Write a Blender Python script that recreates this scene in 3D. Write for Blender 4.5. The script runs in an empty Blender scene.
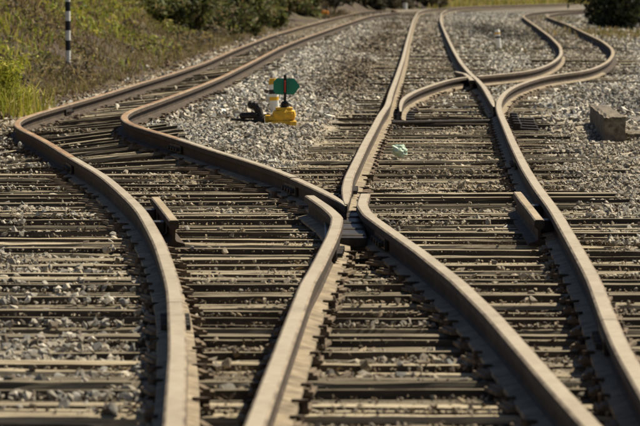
import bpy, bmesh, math, random
import numpy as np
from mathutils import Vector, Matrix, noise as mnoise
random.seed(7)
rng = np.random.default_rng(11)
scene = bpy.context.scene
COL = scene.collection

# ------------------------------------------------------------------ camera
H = 1.114                      # camera height above the rail tops (rail tops are z = 0)
FPX = 3400.0                   # focal length in photograph pixels (640 wide)
PITCH = math.atan(229.0 / FPX)
cd = bpy.data.cameras.new('camera')
cam = bpy.data.objects.new('camera', cd); COL.objects.link(cam)
cam.location = (0, 0, H); cam.rotation_euler = (math.pi / 2 - PITCH, 0, 0)
cd.sensor_width = 36.0; cd.lens = FPX / 640 * 36.0
cd.clip_start = 0.5; cd.clip_end = 3000
cd.dof.use_dof = True; cd.dof.focus_distance = 20.0; cd.dof.aperture_fstop = 10.0
scene.camera = cam
scene.render.resolution_x = 1024; scene.render.resolution_y = 682

# ------------------------------------------------------------------ world, sun, exposure
SUN_AZ = math.radians(58); SUN_EL = math.radians(54)   # azimuth from +Y (view direction) towards +X
w = bpy.data.worlds.new('World'); scene.world = w; w.use_nodes = True
nt = w.node_tree; bg = nt.nodes['Background']
sky = nt.nodes.new('ShaderNodeTexSky'); sky.sky_type = 'NISHITA'; sky.sun_disc = False
sky.sun_elevation = SUN_EL; sky.sun_rotation = SUN_AZ; sky.air_density = .7; sky.dust_density = .6
nt.links.new(sky.outputs[0], bg.inputs[0]); bg.inputs[1].default_value = 0.05
sd = bpy.data.lights.new('sun', 'SUN'); sun = bpy.data.objects.new('sun', sd); COL.objects.link(sun)
sd.energy = 5.0; sd.angle = math.radians(0.6); sd.color = (1.0, 0.91, 0.745)
sv = Vector((math.sin(SUN_AZ) * math.cos(SUN_EL), math.cos(SUN_AZ) * math.cos(SUN_EL), math.sin(SUN_EL)))
sun.rotation_euler = sv.to_track_quat('Z', 'Y').to_euler(); sun.location = (20, 20, 30)
vs = scene.view_settings
vs.view_transform = 'Standard'; vs.look = 'None'; vs.gamma = 1.0; vs.exposure = 0.78; vs.use_curve_mapping = False

# ------------------------------------------------------------------ helpers
def ray(x, y):
    a = (x - 320) / FPX; b = -(y - 213) / FPX
    c, s = math.cos(PITCH), math.sin(PITCH)
    return Vector((a, c + b * s, -s + b * c))
def at(x, y, z=0.0):
    r = ray(x, y); t = (z - H) / r.z
    return (r.x * t, r.y * t)
def atd(x, y, d):
    r = ray(x, y); t = d / r.y
    return Vector((r.x * t, d, H + r.z * t))
def tag(o, label=None, cat=None, group=None, kind=None):
    if label: o['label'] = label
    if cat: o['category'] = cat
    if group: o['group'] = group
    if kind: o['kind'] = kind
    return o
def link(name, me, parent=None, loc=None):
    o = bpy.data.objects.new(name, me); COL.objects.link(o)
    if parent: o.parent = parent
    if loc is not None: o.location = loc
    return o
def empty(name, loc=(0, 0, 0)):
    o = bpy.data.objects.new(name, None); COL.objects.link(o); o.location = loc; o.empty_display_size = .2
    return o
def npmesh(name, V, F, mats, matidx=None, smooth=False, col=None):
    """V (n,3), F (m,k) arrays of equal sided faces."""
    V = np.asarray(V, dtype=np.float32); F = np.asarray(F, dtype=np.int32)
    me = bpy.data.meshes.new(name)
    me.vertices.add(len(V)); me.vertices.foreach_set('co', V.ravel())
    m, k = F.shape
    me.loops.add(m * k); me.loops.foreach_set('vertex_index', F.ravel())
    me.polygons.add(m); me.polygons.foreach_set('loop_start', np.arange(m, dtype=np.int32) * k)
    me.polygons.foreach_set('loop_total', np.full(m, k, dtype=np.int32))
    for mt in (mats if isinstance(mats, (list, tuple)) else [mats]): me.materials.append(mt)
    if matidx is not None: me.polygons.foreach_set('material_index', np.asarray(matidx, dtype=np.int32))
    me.polygons.foreach_set('use_smooth', np.full(m, smooth, dtype=bool))
    if col is not None:
        a = me.attributes.new('col', 'FLOAT_COLOR', 'POINT')
        c4 = np.ones((len(V), 4), dtype=np.float32); c4[:, :3] = col
        a.data.foreach_set('color', c4.ravel())
    me.update(calc_edges=True)
    return me
def bm_mesh(name, bm, mats, smooth=False):
    me = bpy.data.meshes.new(name); bm.normal_update(); bm.to_mesh(me); bm.free()
    for mt in (mats if isinstance(mats, (list, tuple)) else [mats]): me.materials.append(mt)
    if smooth: me.polygons.foreach_set('use_smooth', np.ones(len(me.polygons), dtype=bool))
    return me
def b_box(bm, c, s, rot=None, bevel=0.0, mat=0):
    r = bmesh.ops.create_cube(bm, size=1.0)
    vsx = r['verts']
    M = Matrix.Translation(Vector(c)) @ (rot.to_4x4() if rot else Matrix.Identity(4)) @ Matrix.Diagonal((s[0], s[1], s[2], 1))
    bmesh.ops.transform(bm, matrix=M, verts=vsx)
    fs = {f for v in vsx for f in v.link_faces}
    for f in fs: f.material_index = mat
    if bevel > 0:
        es = {e for v in vsx for e in v.link_edges}
        bmesh.ops.bevel(bm, geom=list(es), offset=bevel, segments=2, profile=.6, affect='EDGES')
def b_cyl(bm, p0, p1, r0, r1=None, n=12, mat=0):
    p0, p1 = Vector(p0), Vector(p1); r1 = r0 if r1 is None else r1
    d = p1 - p0
    r = bmesh.ops.create_cone(bm, cap_ends=True, segments=n, radius1=r0, radius2=r1, depth=d.length)
    M = Matrix.Translation((p0 + p1) / 2) @ d.to_track_quat('Z', 'Y').to_matrix().to_4x4()
    bmesh.ops.transform(bm, matrix=M, verts=r['verts'])
    for f in {f for v in r['verts'] for f in v.link_faces}: f.material_index = mat
def b_ball(bm, c, r, sc=(1, 1, 1), n=14):
    q = bmesh.ops.create_uvsphere(bm, u_segments=n, v_segments=max(6, n // 2), radius=r)
    bmesh.ops.transform(bm, matrix=Matrix.Translation(Vector(c)) @ Matrix.Diagonal((*sc, 1)), verts=q['verts'])
# vectorised value noise
_perm = rng.random((256, 256)).astype(np.float32)
def vnoise(x, y, s=1.0):
    x = np.asarray(x, float) / s; y = np.asarray(y, float) / s
    xi = np.floor(x).astype(int); yi = np.floor(y).astype(int); fx = x - xi; fy = y - yi
    fx = fx * fx * (3 - 2 * fx); fy = fy * fy * (3 - 2 * fy)
    g = lambda i, j: _perm[i & 255, j & 255]
    return (g(xi, yi) * (1 - fx) + g(xi + 1, yi) * fx) * (1 - fy) + (g(xi, yi + 1) * (1 - fx) + g(xi + 1, yi + 1) * fx) * fy
def fbm(x, y, s=1.0, o=4):
    t = 0; a = .5
    for i in range(o): t = t + a * vnoise(np.asarray(x) + 17.3 * i, np.asarray(y) - 9.1 * i, s); s *= .5; a *= .5
    return t / (1 - .5 ** o)
def sstep(a, b, x):
    t = np.clip((np.asarray(x, float) - a) / (b - a), 0, 1); return t * t * (3 - 2 * t)

# ------------------------------------------------------------------ materials
def mat(name, rough=.85, metal=0.0):
    m = bpy.data.materials.new(name); m.use_nodes = True
    b = m.node_tree.nodes['Principled BSDF']; b.inputs['Roughness'].default_value = rough; b.inputs['Metallic'].default_value = metal
    b.inputs['Specular IOR Level'].default_value = .3
    return m, m.node_tree, b
def N(t, kind, **kw):
    n = t.nodes.new(kind)
    for k, v in kw.items():
        if k in n.inputs: n.inputs[k].default_value = v
        else: setattr(n, k, v)
    return n
def ramp(t, src, stops):
    r = t.nodes.new('ShaderNodeValToRGB'); e = r.color_ramp.elements
    while len(e) < len(stops): e.new(.5)
    for el, (p, c) in zip(e, stops): el.position = p; el.color = (*c, 1)
    t.links.new(src, r.inputs[0]); return r.outputs[0]
def mixc(t, fac, a, b, blend='MIX'):
    m = t.nodes.new('ShaderNodeMix'); m.data_type = 'RGBA'; m.blend_type = blend
    for s, v in ((m.inputs[0], fac), (m.inputs[6], a), (m.inputs[7], b)):
        if isinstance(v, (int, float)): s.default_value = v
        elif isinstance(v, tuple): s.default_value = (*v, 1)
        else: t.links.new(v, s)
    return m.outputs[2]
def coords(t, out='Object', scale=(1, 1, 1), rand=False):
    tc = t.nodes.new('ShaderNodeTexCoord'); mp = t.nodes.new('ShaderNodeMapping')
    mp.inputs['Scale'].default_value = scale; t.links.new(tc.outputs[out], mp.inputs[0])
    if rand:
        oi = t.nodes.new('ShaderNodeObjectInfo'); mu = t.nodes.new('ShaderNodeMath'); mu.operation = 'MULTIPLY'
        mu.inputs[1].default_value = 50; t.links.new(oi.outputs['Random'], mu.inputs[0])
        t.links.new(mu.outputs[0], mp.inputs['Location'])
    return mp.outputs[0]
def noise_tex(t, vec, scale, detail=5, rough=.6):
    n = N(t, 'ShaderNodeTexNoise', Scale=scale, Detail=detail, Roughness=rough); t.links.new(vec, n.inputs['Vector']); return n.outputs['Fac']
def bump(t, b, h, strength=.5, dist=.01):
    n = N(t, 'ShaderNodeBump', Strength=strength, Distance=dist); t.links.new(h, n.inputs['Height']); t.links.new(n.outputs[0], b.inputs['Normal'])
def simple(name, c, rough=.6, metal=0.0, var=.35, scale=14, dirt=None, dirtamt=.5):
    m, t, b = mat(name, rough, metal)
    v = coords(t); n = noise_tex(t, v, scale)
    c1 = tuple(x * (1 - var) for x in c); c2 = tuple(min(1, x * (1 + var)) for x in c)
    o = ramp(t, n, [(.3, c1), (.7, c2)])
    if dirt:
        n2 = noise_tex(t, v, scale * .35, 6, .7)
        f = ramp(t, n2, [(.5 - .25 * dirtamt + .08, (0, 0, 0)), (.5 - .25 * dirtamt + .25, (1, 1, 1))])
        mu = t.nodes.new('ShaderNodeMath'); mu.operation = 'MULTIPLY'; mu.inputs[1].default_value = dirtamt
        t.links.new(f, mu.inputs[0]); o = mixc(t, mu.outputs[0], o, dirt)
    t.links.new(o, b.inputs['Base Color']); bump(t, b, n, .25, .004)
    return m

M = {}
# rail head: dusty worn steel
m, t, b = mat('rail_head', .42, .35); v = coords(t)
n1 = noise_tex(t, v, 2.2, 6, .65); n2 = noise_tex(t, v, 24, 5, .65)
c = ramp(t, n1, [(.3, (.33, .25, .14)), (.5, (.46, .365, .22)), (.72, (.55, .455, .30))])
c = mixc(t, .35, c, ramp(t, n2, [(.35, (.25, .20, .125)), (.65, (.54, .465, .335))]))
t.links.new(c, b.inputs['Base Color']); bump(t, b, n2, .12, .003); M['rail_head'] = m
m, t, b = mat('rail_head_rusty', .7, .1); v = coords(t); n1 = noise_tex(t, v, 2.2, 6, .65)
c = ramp(t, n1, [(.3, (.13, .072, .034)), (.5, (.24, .145, .072)), (.72, (.36, .25, .14))]); t.links.new(c, b.inputs['Base Color']); M['rail_head_rusty'] = m
m, t, b = mat('rail_head_dull', .6, .15); v = coords(t); n1 = noise_tex(t, v, 2.2, 6, .65)
c = ramp(t, n1, [(.3, (.20, .145, .08)), (.5, (.31, .24, .145)), (.72, (.42, .34, .22))]); t.links.new(c, b.inputs['Base Color']); M['rail_head_dull'] = m
# rail side: rust under brown dust, darkened for the shade under the head
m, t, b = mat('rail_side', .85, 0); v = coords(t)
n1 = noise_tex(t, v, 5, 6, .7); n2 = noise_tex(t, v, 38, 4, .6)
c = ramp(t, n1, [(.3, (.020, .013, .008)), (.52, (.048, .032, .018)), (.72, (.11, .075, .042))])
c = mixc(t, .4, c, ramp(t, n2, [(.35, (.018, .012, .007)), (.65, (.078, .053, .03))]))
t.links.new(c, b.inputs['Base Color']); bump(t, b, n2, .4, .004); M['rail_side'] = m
m, t, b = mat('rail_edge', .6, .15); v = coords(t); n1 = noise_tex(t, v, 7, 6, .7)
c = ramp(t, n1, [(.35, (.10, .07, .04)), (.6, (.26, .20, .125))]); t.links.new(c, b.inputs['Base Color']); M['rail_edge'] = m
# rail foot: dust that settles on the flat foot
m, t, b = mat('rail_foot', .9, 0); v = coords(t)
n1 = noise_tex(t, v, 9, 6, .7)
c = ramp(t, n1, [(.3, (.08, .06, .038)), (.55, (.235, .185, .118)), (.75, (.34, .28, .19))])
t.links.new(c, b.inputs['Base Color']); bump(t, b, n1, .4, .006); M['rail_foot'] = m
# sleepers
m, t, b = mat('sleeper_wood', .92, 0)
v = coords(t, scale=(1.3, 30, 30), rand=True); v2 = coords(t, scale=(5, 5, 5), rand=True)
g = noise_tex(t, v, 1.6, 5, .62); g2 = noise_tex(t, v2, 2.0, 6, .7); g3 = noise_tex(t, coords(t, scale=(5, 70, 70), rand=True), 2, 3, .6)
c = ramp(t, g, [(.33, (.02, .015, .010)), (.43, (.13, .105, .068)), (.54, (.34, .29, .195)), (.70, (.50, .435, .31))])
c = mixc(t, .45, c, ramp(t, g3, [(.35, (.09, .07, .045)), (.65, (.42, .36, .25))]))
dk = noise_tex(t, coords(t, scale=(9, 9, 9), rand=True), 1.3, 6, .7); c = mixc(t, ramp(t, dk, [(.56, (0, 0, 0)), (.70, (.6, .6, .6))]), c, (.06, .046, .030))
dust = ramp(t, g2, [(.5, (0, 0, 0)), (.66, (1, 1, 1))])
mu = N(t, 'ShaderNodeMath', operation='MULTIPLY'); mu.inputs[1].default_value = .6; t.links.new(dust, mu.inputs[0])
c = mixc(t, mu.outputs[0], c, (.38, .33, .23))
oi = t.nodes.new('ShaderNodeObjectInfo')
c = mixc(t, 1.0, c, ramp(t, oi.outputs['Random'], [(0, (.42, .40, .37)), (.35, (.78, .76, .73)), (.7, (1.0, .98, .95)), (1, (1.25, 1.2, 1.12))]), 'MULTIPLY')
t.links.new(c, b.inputs['Base Color']); bump(t, b, g, 1.0, .02); M['sleeper'] = m
M['shaded_wood'] = simple('shaded_side_wood', (.050, .038, .026), .9, 0, .5, 20, (.16, .125, .085), .4)  # dark colour that paints the shade on sleeper sides and in splits
# stones by attribute
def stone_mat(name, objrand):
    m, t, b = mat(name, .9, 0); v = coords(t)
    n = noise_tex(t, v, 42, 5, .65); n2 = noise_tex(t, v, 160 if not objrand else 70, 3, .6)
    if objrand:
        oi = t.nodes.new('ShaderNodeObjectInfo')
        c = ramp(t, oi.outputs['Random'], [(0, (.13, .10, .07)), (.2, (.33, .285, .21)), (.4, (.24, .235, .215)), (.6, (.39, .335, .245)), (.8, (.19, .195, .19)), (1, (.45, .40, .31))])
    else:
        a = t.nodes.new('ShaderNodeAttribute'); a.attribute_name = 'col'; c = a.outputs['Color']
    c = mixc(t, 1.0, c, ramp(t, n, [(.3, (.6, .58, .55)), (.7, (1.25, 1.22, 1.15))]), 'MULTIPLY')
    t.links.new(c, b.inputs['Base Color']); bump(t, b, n2, .5, .004)
    return m
M['stone'] = stone_mat('ballast_stone', False); M['stone_one'] = stone_mat('ballast_stone_single', True)
# ballast dirt bed
m, t, b = mat('ballast_dirt', .95, 0); v = coords(t)
n1 = noise_tex(t, v, 26, 8, .75); n2 = noise_tex(t, v, .7, 4, .6)
vo = N(t, 'ShaderNodeTexVoronoi', Scale=30.0); t.links.new(v, vo.inputs['Vector'])
a = t.nodes.new('ShaderNodeAttribute'); a.attribute_name = 'col'
c = mixc(t, 1.0, a.outputs['Color'], ramp(t, n1, [(.34, (.3, .28, .25)), (.5, (.9, .88, .85)), (.66, (1.7, 1.65, 1.6))]), 'MULTIPLY')
c = mixc(t, .6, c, mixc(t, 1.0, a.outputs['Color'], ramp(t, vo.outputs['Color'], [(.2, (.4, .4, .4)), (.8, (1.7, 1.65, 1.6))]), 'MULTIPLY'))
t.links.new(c, b.inputs['Base Color']); bump(t, b, n1, .8, .02); M['dirt'] = m
# embankment soil
m, t, b = mat('bank_soil', .95, 0); v = coords(t)
n1 = noise_tex(t, v, 9, 8, .75); n2 = noise_tex(t, v, .8, 5, .6)
c = ramp(t, n1, [(.3, (.016, .011, .009)), (.5, (.055, .038, .028)), (.7, (.12, .085, .055))])
c = mixc(t, ramp(t, n2, [(.45, (0, 0, 0)), (.6, (1, 1, 1))]), c, ramp(t, n1, [(.3, (.03, .025, .012)), (.7, (.14, .115, .05))]))
t.links.new(c, b.inputs['Base Color']); bump(t, b, n1, .9, .05); M['soil'] = m
# leaves / blades by attribute
m, t, b = mat('foliage', .7, 0)
a = t.nodes.new('ShaderNodeAttribute'); a.attribute_name = 'col'
t.links.new(a.outputs['Color'], b.inputs['Base Color'])
tr = t.nodes.new('ShaderNodeBsdfTranslucent'); t.links.new(a.outputs['Color'], tr.inputs['Color'])
mx = t.nodes.new('ShaderNodeMixShader'); mx.inputs[0].default_value = .35
t.links.new(b.outputs[0], mx.inputs[1]); t.links.new(tr.outputs[0], mx.inputs[2]); t.links.new(mx.outputs[0], t.nodes['Material Output'].inputs['Surface']); M['leaf'] = m
M['bark'] = simple('bark', (.09, .065, .045), .95)
M['iron'] = simple('black_iron', (.022, .018, .015), .55, .3, .5, 30, (.10, .075, .05), .35)
M['spike'] = simple('spike_iron', (.075, .052, .033), .85, .1, .5, 60)
M['plate'] = simple('tie_plate_iron', (.13, .095, .06), .9, 0, .5, 25)
M['grease'] = simple('greasy_iron', (.03, .024, .018), .5, .2, .5, 30, (.14, .105, .065), .35)
M['yellow'] = simple('yellow_paint', (.70, .40, .025), .5, 0, .2, 24, (.22, .14, .05), .45)
M['orange'] = simple('orange_paint', (.75, .30, .03), .5, 0, .2, 16, (.2, .09, .03), .4)
M['green'] = simple('green_paint', (.012, .19, .105), .4, 0, .15, 10, (.06, .15, .08), .2)
M['red'] = simple('red_paint', (.45, .04, .02), .5, 0, .2, 20)
M['white'] = simple('white_paint', (.74, .72, .64), .6, 0, .08, 14, (.42, .36, .26), .3)
M['black'] = simple('black_paint', (.016, .016, .018), .5, 0, .3, 14)
M['concrete'] = simple('old_concrete', (.165, .135, .092), .95, 0, .55, 28, (.035, .028, .02), .65)
m, t, b = mat('green_plastic', .3); b.inputs['Base Color'].default_value = (.50, .62, .46, 1); b.inputs['Transmission Weight'].default_value = .15; M['plastic'] = m

# ------------------------------------------------------------------ rail lines traced from the photograph
PX = {
 'R1': [(174,426),(178,349),(175.5,302),(173.5,284),(160,243),(141,209),(122,191),(103,174.5),(72,157),(49,142.5),(33,134),(20,128.5),(12,124),(13.5,121.5),(19,119),(30,115),(49,109.5),(69,104),(103,94.5),(137.5,83.7),(172,73.5),(206,62),(234,49.5),(269,36),(303,26),(337.5,17),(362,11.3),(390,10),(425,9)],
 'D2': [(346,205),(337.5,197.5),(320,188.5),(286,173),(251.6,161),(217,151),(200,145.5),(161.5,132.5),(137.5,127),(124,121.5),(120,117),(125,112),(144,106),(172,96),(192.5,88.5),(220,77.5),(251.6,62),(279,47.5),(303,38),(337.5,26),(358,19.3),(372,15),(400,12)],
 'ML': [(346,204),(346.5,187),(348.5,177),(356,162),(365,143),(374,127),(381,113.5),(387.5,105.5),(391,92),(396,79),(403,58.5),(407,42),(410,31),(413,21),(417.5,12.5),(424,9.8),(440,8.2),(463,6.6),(495,5.2),(545,4.0),(577,2.8)],
 'MR': [(494,105),(489,95),(484,86.5),(476,77.6),(471.5,74.5),(461,62.5),(454,50.5),(447.5,37.5),(442.5,26),(440.3,19.5),(441.5,13.2),(448,9.2),(463,7.2),(495,5.7),(545,4.4),(577,3.2)],
 'R4': [(668,426),(638,376),(622,348.7),(607,314),(594,279),(574,243),(554,208.7),(538,188),(525,167.5),(512,141),(505,124),(500,113),(498,105),(500,98),(507,90),(518,84.3),(534,79),(549,75),(562,72.8),(573,73),(584,71.5),(596,67.5),(608,61.5),(613.5,54),(612,48),(602,40.5),(585,32.5),(568,24.2),(552,18.5),(545,15.5),(560,12.5),(590,10.5),(645,9)],
 'SL': [(400.5,108),(400.5,102),(404,96.3),(417.5,89.3),(438.6,82.3),(455,77.6),(464,76),(478,75),(492.5,74.5),(509,73.5),(533,70),(547,65),(556,60),(561.5,54),(560.5,46.5),(550.6,36.5),(537,26.5),(524,17.5),(523,14.8),(533,12.3),(557.5,10.2),(585,9),(645,7.8)],
 'R2': [(254,426),(281,353),(307,283),(317,266),(332,236),(336,225),(337.5,216),(327,206.5),(310,195)],
 'R3': [(586,417.5),(554,383),(524,349),(493,314),(458,280),(430,258),(420,250),(385.6,226),(368.5,214),(361.6,204),(365,193)],
}
def zofs(nm, d):
    if nm == 'R1': return -.055 * float(sstep(20, 27, d))
    if nm == 'D2': return .05 * float(sstep(19, 29, d))
    return 0.0
def trace(nm):
    out = []
    for (x, y) in PX[nm]:
        z = 0
        for _ in range(4):
            p = at(x, y, z); z = zofs(nm, p[1])
        out.append((p[0], p[1], z))
    return np.array(out)
def curve(P, extend=None, smooth=.02, step=.012):
    P = np.asarray(P, float)
    if extend is not None:
        a = P[0]; b2 = P[1]; d = (a - b2); k = (a[1] - extend) / (b2[1] - a[1])
        P = np.vstack([a + d * k, P])
    # resample densely by a centripetal parameter, then smooth by arc length
    seg = np.linalg.norm(np.diff(P, axis=0), axis=1); s = np.r_[0, np.cumsum(seg)]
    q = [0.0]
    while q[-1] < s[-1]:
        d = np.interp(q[-1], s, P[:, 1]); q.append(q[-1] + max(.06, step * d))
    q[-1] = s[-1]; q = np.array(q)
    R = np.stack([np.interp(q, s, P[:, i]) for i in range(3)], 1)
    if smooth > 0:
        O = R.copy(); sig = np.maximum(.12, smooth * R[:, 1])
        W = np.exp(-.5 * ((q[:, None] - q[None, :]) / sig[:, None]) ** 2)
        e = np.minimum(q, q[-1] - q)[:, None]
        mask = (np.abs(q[:, None] - q[None, :]) <= e + 1e-6)          # symmetric window keeps the ends in place
        W = W * mask; W /= W.sum(1, keepdims=True)
        R = W @ O
    return R
RC = {
 'R1': curve(trace('R1'), 5.0, .028), 'D2': curve(trace('D2'), None, .028), 'ML': curve(trace('ML'), None, .022),
 'MR': curve(trace('MR'), None, .022), 'R4': curve(trace('R4'), 5.0, .026), 'SL': curve(trace('SL'), None, .024),
 'R2': curve(trace('R2'), 5.0, .007), 'R3': curve(trace('R3'), 5.0, .007)}
def rx(nm, y):
    c = RC[nm]; o = np.argsort(c[:, 1]); return np.interp(y, c[o, 1], c[o, 0])
def rz(nm, y):
    c = RC[nm]; o = np.argsort(c[:, 1]); return np.interp(y, c[o, 1], c[o, 2])
def sub(nm, y0, y1):
    c = RC[nm]; k = (c[:, 1] > y0 + .02) & (c[:, 1] < y1 - .02)
    a = np.array([rx(nm, y0), y0, rz(nm, y0)]); b2 = np.array([rx(nm, y1), y1, rz(nm, y1)])
    return np.vstack([a, c[k], b2])

# rail section: (across, up), rail top at 0
PROF = [(-.021, 0), (.021, 0), (.029, -.005), (.031, -.032), (.027, -.038), (.009, -.047), (.0075, -.092), (.016, -.102), (.064, -.113), (.066, -.125),
        (-.066, -.125), (-.064, -.113), (-.016, -.102), (-.0075, -.092), (-.009, -.047), (-.027, -.038), (-.031, -.032), (-.029, -.005)]
PM = [0, 3, 1, 1, 1, 1, 1, 2, 2, 1, 2, 2, 1, 1, 1, 1, 1, 3]
def rail(name, path, parent, dz=0.0, wid=None, low=None, label=None):
    path = np.asarray(path, float); n = len(path); k = len(PROF)
    T = np.gradient(path, axis=0); T /= np.linalg.norm(T[:, :2], axis=1, keepdims=True)
    nx, ny = T[:, 1], -T[:, 0]
    s = np.r_[0, np.cumsum(np.linalg.norm(np.diff(path, axis=0), axis=1))]
    V = np.zeros((n, k, 3))
    for i in range(n):
        wd = 1.0 if wid is None else np.interp(s[i] / s[-1], *wid); lo = 0 if low is None else np.interp(s[i] / s[-1], *low)
        for j, (a, u) in enumerate(PROF):
            head = u > -.05
            V[i, j] = (path[i, 0] + nx[i] * a * (wd if head else max(wd, .75)), path[i, 1] + ny[i] * a * (wd if head else max(wd, .75)),
                       path[i, 2] + u + dz - (lo if head else 0))
    org = Vector((path[0, 0], path[0, 1], path[0, 2] - .125)); 
    V = V.reshape(-1, 3) - np.array(org)
    bm = bmesh.new(); vv = [bm.verts.new(p) for p in V]
    for i in range(n - 1):
        for j in range(k):
            j2 = (j + 1) % k
            f = bm.faces.new((vv[i * k + j], vv[i * k + j2], vv[(i + 1) * k + j2], vv[(i + 1) * k + j])); f.material_index = PM[j]
            f.smooth = True
    f = bm.faces.new([vv[j] for j in range(k)]); f.material_index = 1
    f = bm.faces.new([vv[(n - 1) * k + j] for j in reversed(range(k))]); f.material_index = 1
    bmesh.ops.recalc_face_normals(bm, faces=bm.faces[:])
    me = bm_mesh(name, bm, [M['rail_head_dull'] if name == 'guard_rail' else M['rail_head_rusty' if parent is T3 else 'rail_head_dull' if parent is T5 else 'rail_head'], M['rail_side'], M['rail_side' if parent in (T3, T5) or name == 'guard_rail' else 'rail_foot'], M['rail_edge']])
    try: me.set_sharp_from_angle(angle=math.radians(28))
    except Exception: pass
    o = link(name, me, parent); o.location = org
    if parent: o.location = org - parent.location
    if label: o['label'] = label
    return o
def dirat(nm, y):
    h = .25; return math.atan2(rx(nm, y + h) - rx(nm, y - h), 2 * h)
def fishplate(nm, y, railobj, side, L=.46, dz=0):
    """joint bar with four bolts on one side of a rail"""
    bm = bmesh.new()
    b_box(bm, (side * .020, 0, -.068), (.018, L, .055), bevel=.004)
    for q in (-.17, -.06, .06, .17):
        b_cyl(bm, (side * .028, q, -.07), (side * .052, q, -.07), .014, n=6)
    o = link('fishplate', bm_mesh('fishplate', bm, M['grease']), railobj)
    p = Vector((float(rx(nm, y)), y, float(rz(nm, y)) + dz)); base = railobj.location + (railobj.parent.location if railobj.parent else Vector())
    o.location = p - base; o.rotation_euler = (0, 0, -dirat(nm, y))

# ------------------------------------------------------------------ ground heights
TOE_Y = np.r_[np.linspace(-30, 140, 120), np.linspace(150, 199, 30)]
toe = np.where(TOE_Y < 146, rx('R1', np.clip(TOE_Y, 5, 154)) - .55, 0)
toe[TOE_Y > 146] = rx('ML', TOE_Y[TOE_Y > 146]) - 2.2
ker = np.exp(-.5 * (np.arange(-5, 6) / 2.2) ** 2); ker /= ker.sum()
toe = np.convolve(np.pad(toe, 5, mode='edge'), ker, 'valid')
TOE_Y = np.r_[TOE_Y, 260, 400, 700]; toe = np.r_[toe, toe[-1] + 14, toe[-1] + 60, toe[-1] + 200]
def toe_x(y): return np.interp(y, TOE_Y, toe)
def ballast_z(x, y):
    x = np.asarray(x, float); y = np.asarray(y, float)
    a, z1 = rx('R1', y), rz('R1', y); d, z2 = rx('D2', y), rz('D2', y); ml = rx('ML', y)
    d = np.where(y < 17, ml - .01, np.minimum(d, ml - .02)); z2 = np.where(y < 17, 0, z2); a = np.minimum(a, d - .3)
    z = np.where(x < a, z1, np.where(x < d, z1 + (z2 - z1) * np.clip((x - a) / (d - a), 0, 1), z2 * np.clip(1 - (x - d) / np.maximum(ml - d, .05), 0, 1)))
    deep = 1 - sstep(24, 42, y)
    z = z + .055 * sstep(22.5, 25, y) * (1 - sstep(60, 80, y)) * sstep(d + .03, d + .22, x) * (1 - sstep(ml - .65, ml - .35, x))
    z = z + .03 * sstep(26, 30, y) * (1 - sstep(60, 80, y)) * sstep(.2, .9, x - rx('R4', y))
    n = (fbm(x, y, .55, 4) - .5) * (.03 + .085 * deep)
    z = z - .166 - .028 * deep + n + .012 * deep * sstep(.1, -.1, x - rx('R1', y)) * sstep(10, 13, y) + .016 * sstep(14, 17, y) * deep * sstep(-.1, .1, x - rx('R1', y)) + .03 * deep * sstep(.1, .5, x - rx('R4', y))
    z = z - .022 * sstep(24, 28, y) * (1 - sstep(48, 60, y)) * sstep(-.15, .05, x - a) * sstep(.1, -.05, x - d)
    r = x - np.maximum(rx('R4', y), rx('MR', np.clip(y, 31, 190))) - 1.0                # shoulder on the right
    z = z - .10 * sstep(0, 2.5, r) + .05 * (fbm(x, y, 2.3, 3) - .5) * sstep(.2, 1.5, r)
    return z
def bank_z(x, y):
    u = toe_x(y) - np.asarray(x, float)
    b0 = -.25 + .17 * np.clip(u, 0, None) + .45 * np.clip(u - 1.0, 0, None)
    z = np.where(b0 > 1.9, 1.9 + .55 * (1 - np.exp(-(b0 - 1.9) / .55)), b0)
    z = z + (fbm(x, y, 1.1, 4) - .5) * .34 * sstep(0, .8, u) + (fbm(x, y, .3, 3) - .5) * .08
    return np.where(u > -.6, z, -.6)
def ground_z(x, y): return np.maximum(ballast_z(x, y), bank_z(x, y))
def hit(px, py):
    """the first point of the ground under a pixel"""
    r = ray(px, py)
    ds = np.linspace(6, 320, 6000); X = r.x / r.y * ds; Z = H + r.z / r.y * ds
    k = np.nonzero(Z <= ground_z(X, ds))[0]
    i = k[0] if len(k) else len(ds) - 1
    return Vector((float(X[i]), float(ds[i]), float(ground_z(X[i:i + 1], ds[i:i + 1])[0])))

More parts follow.
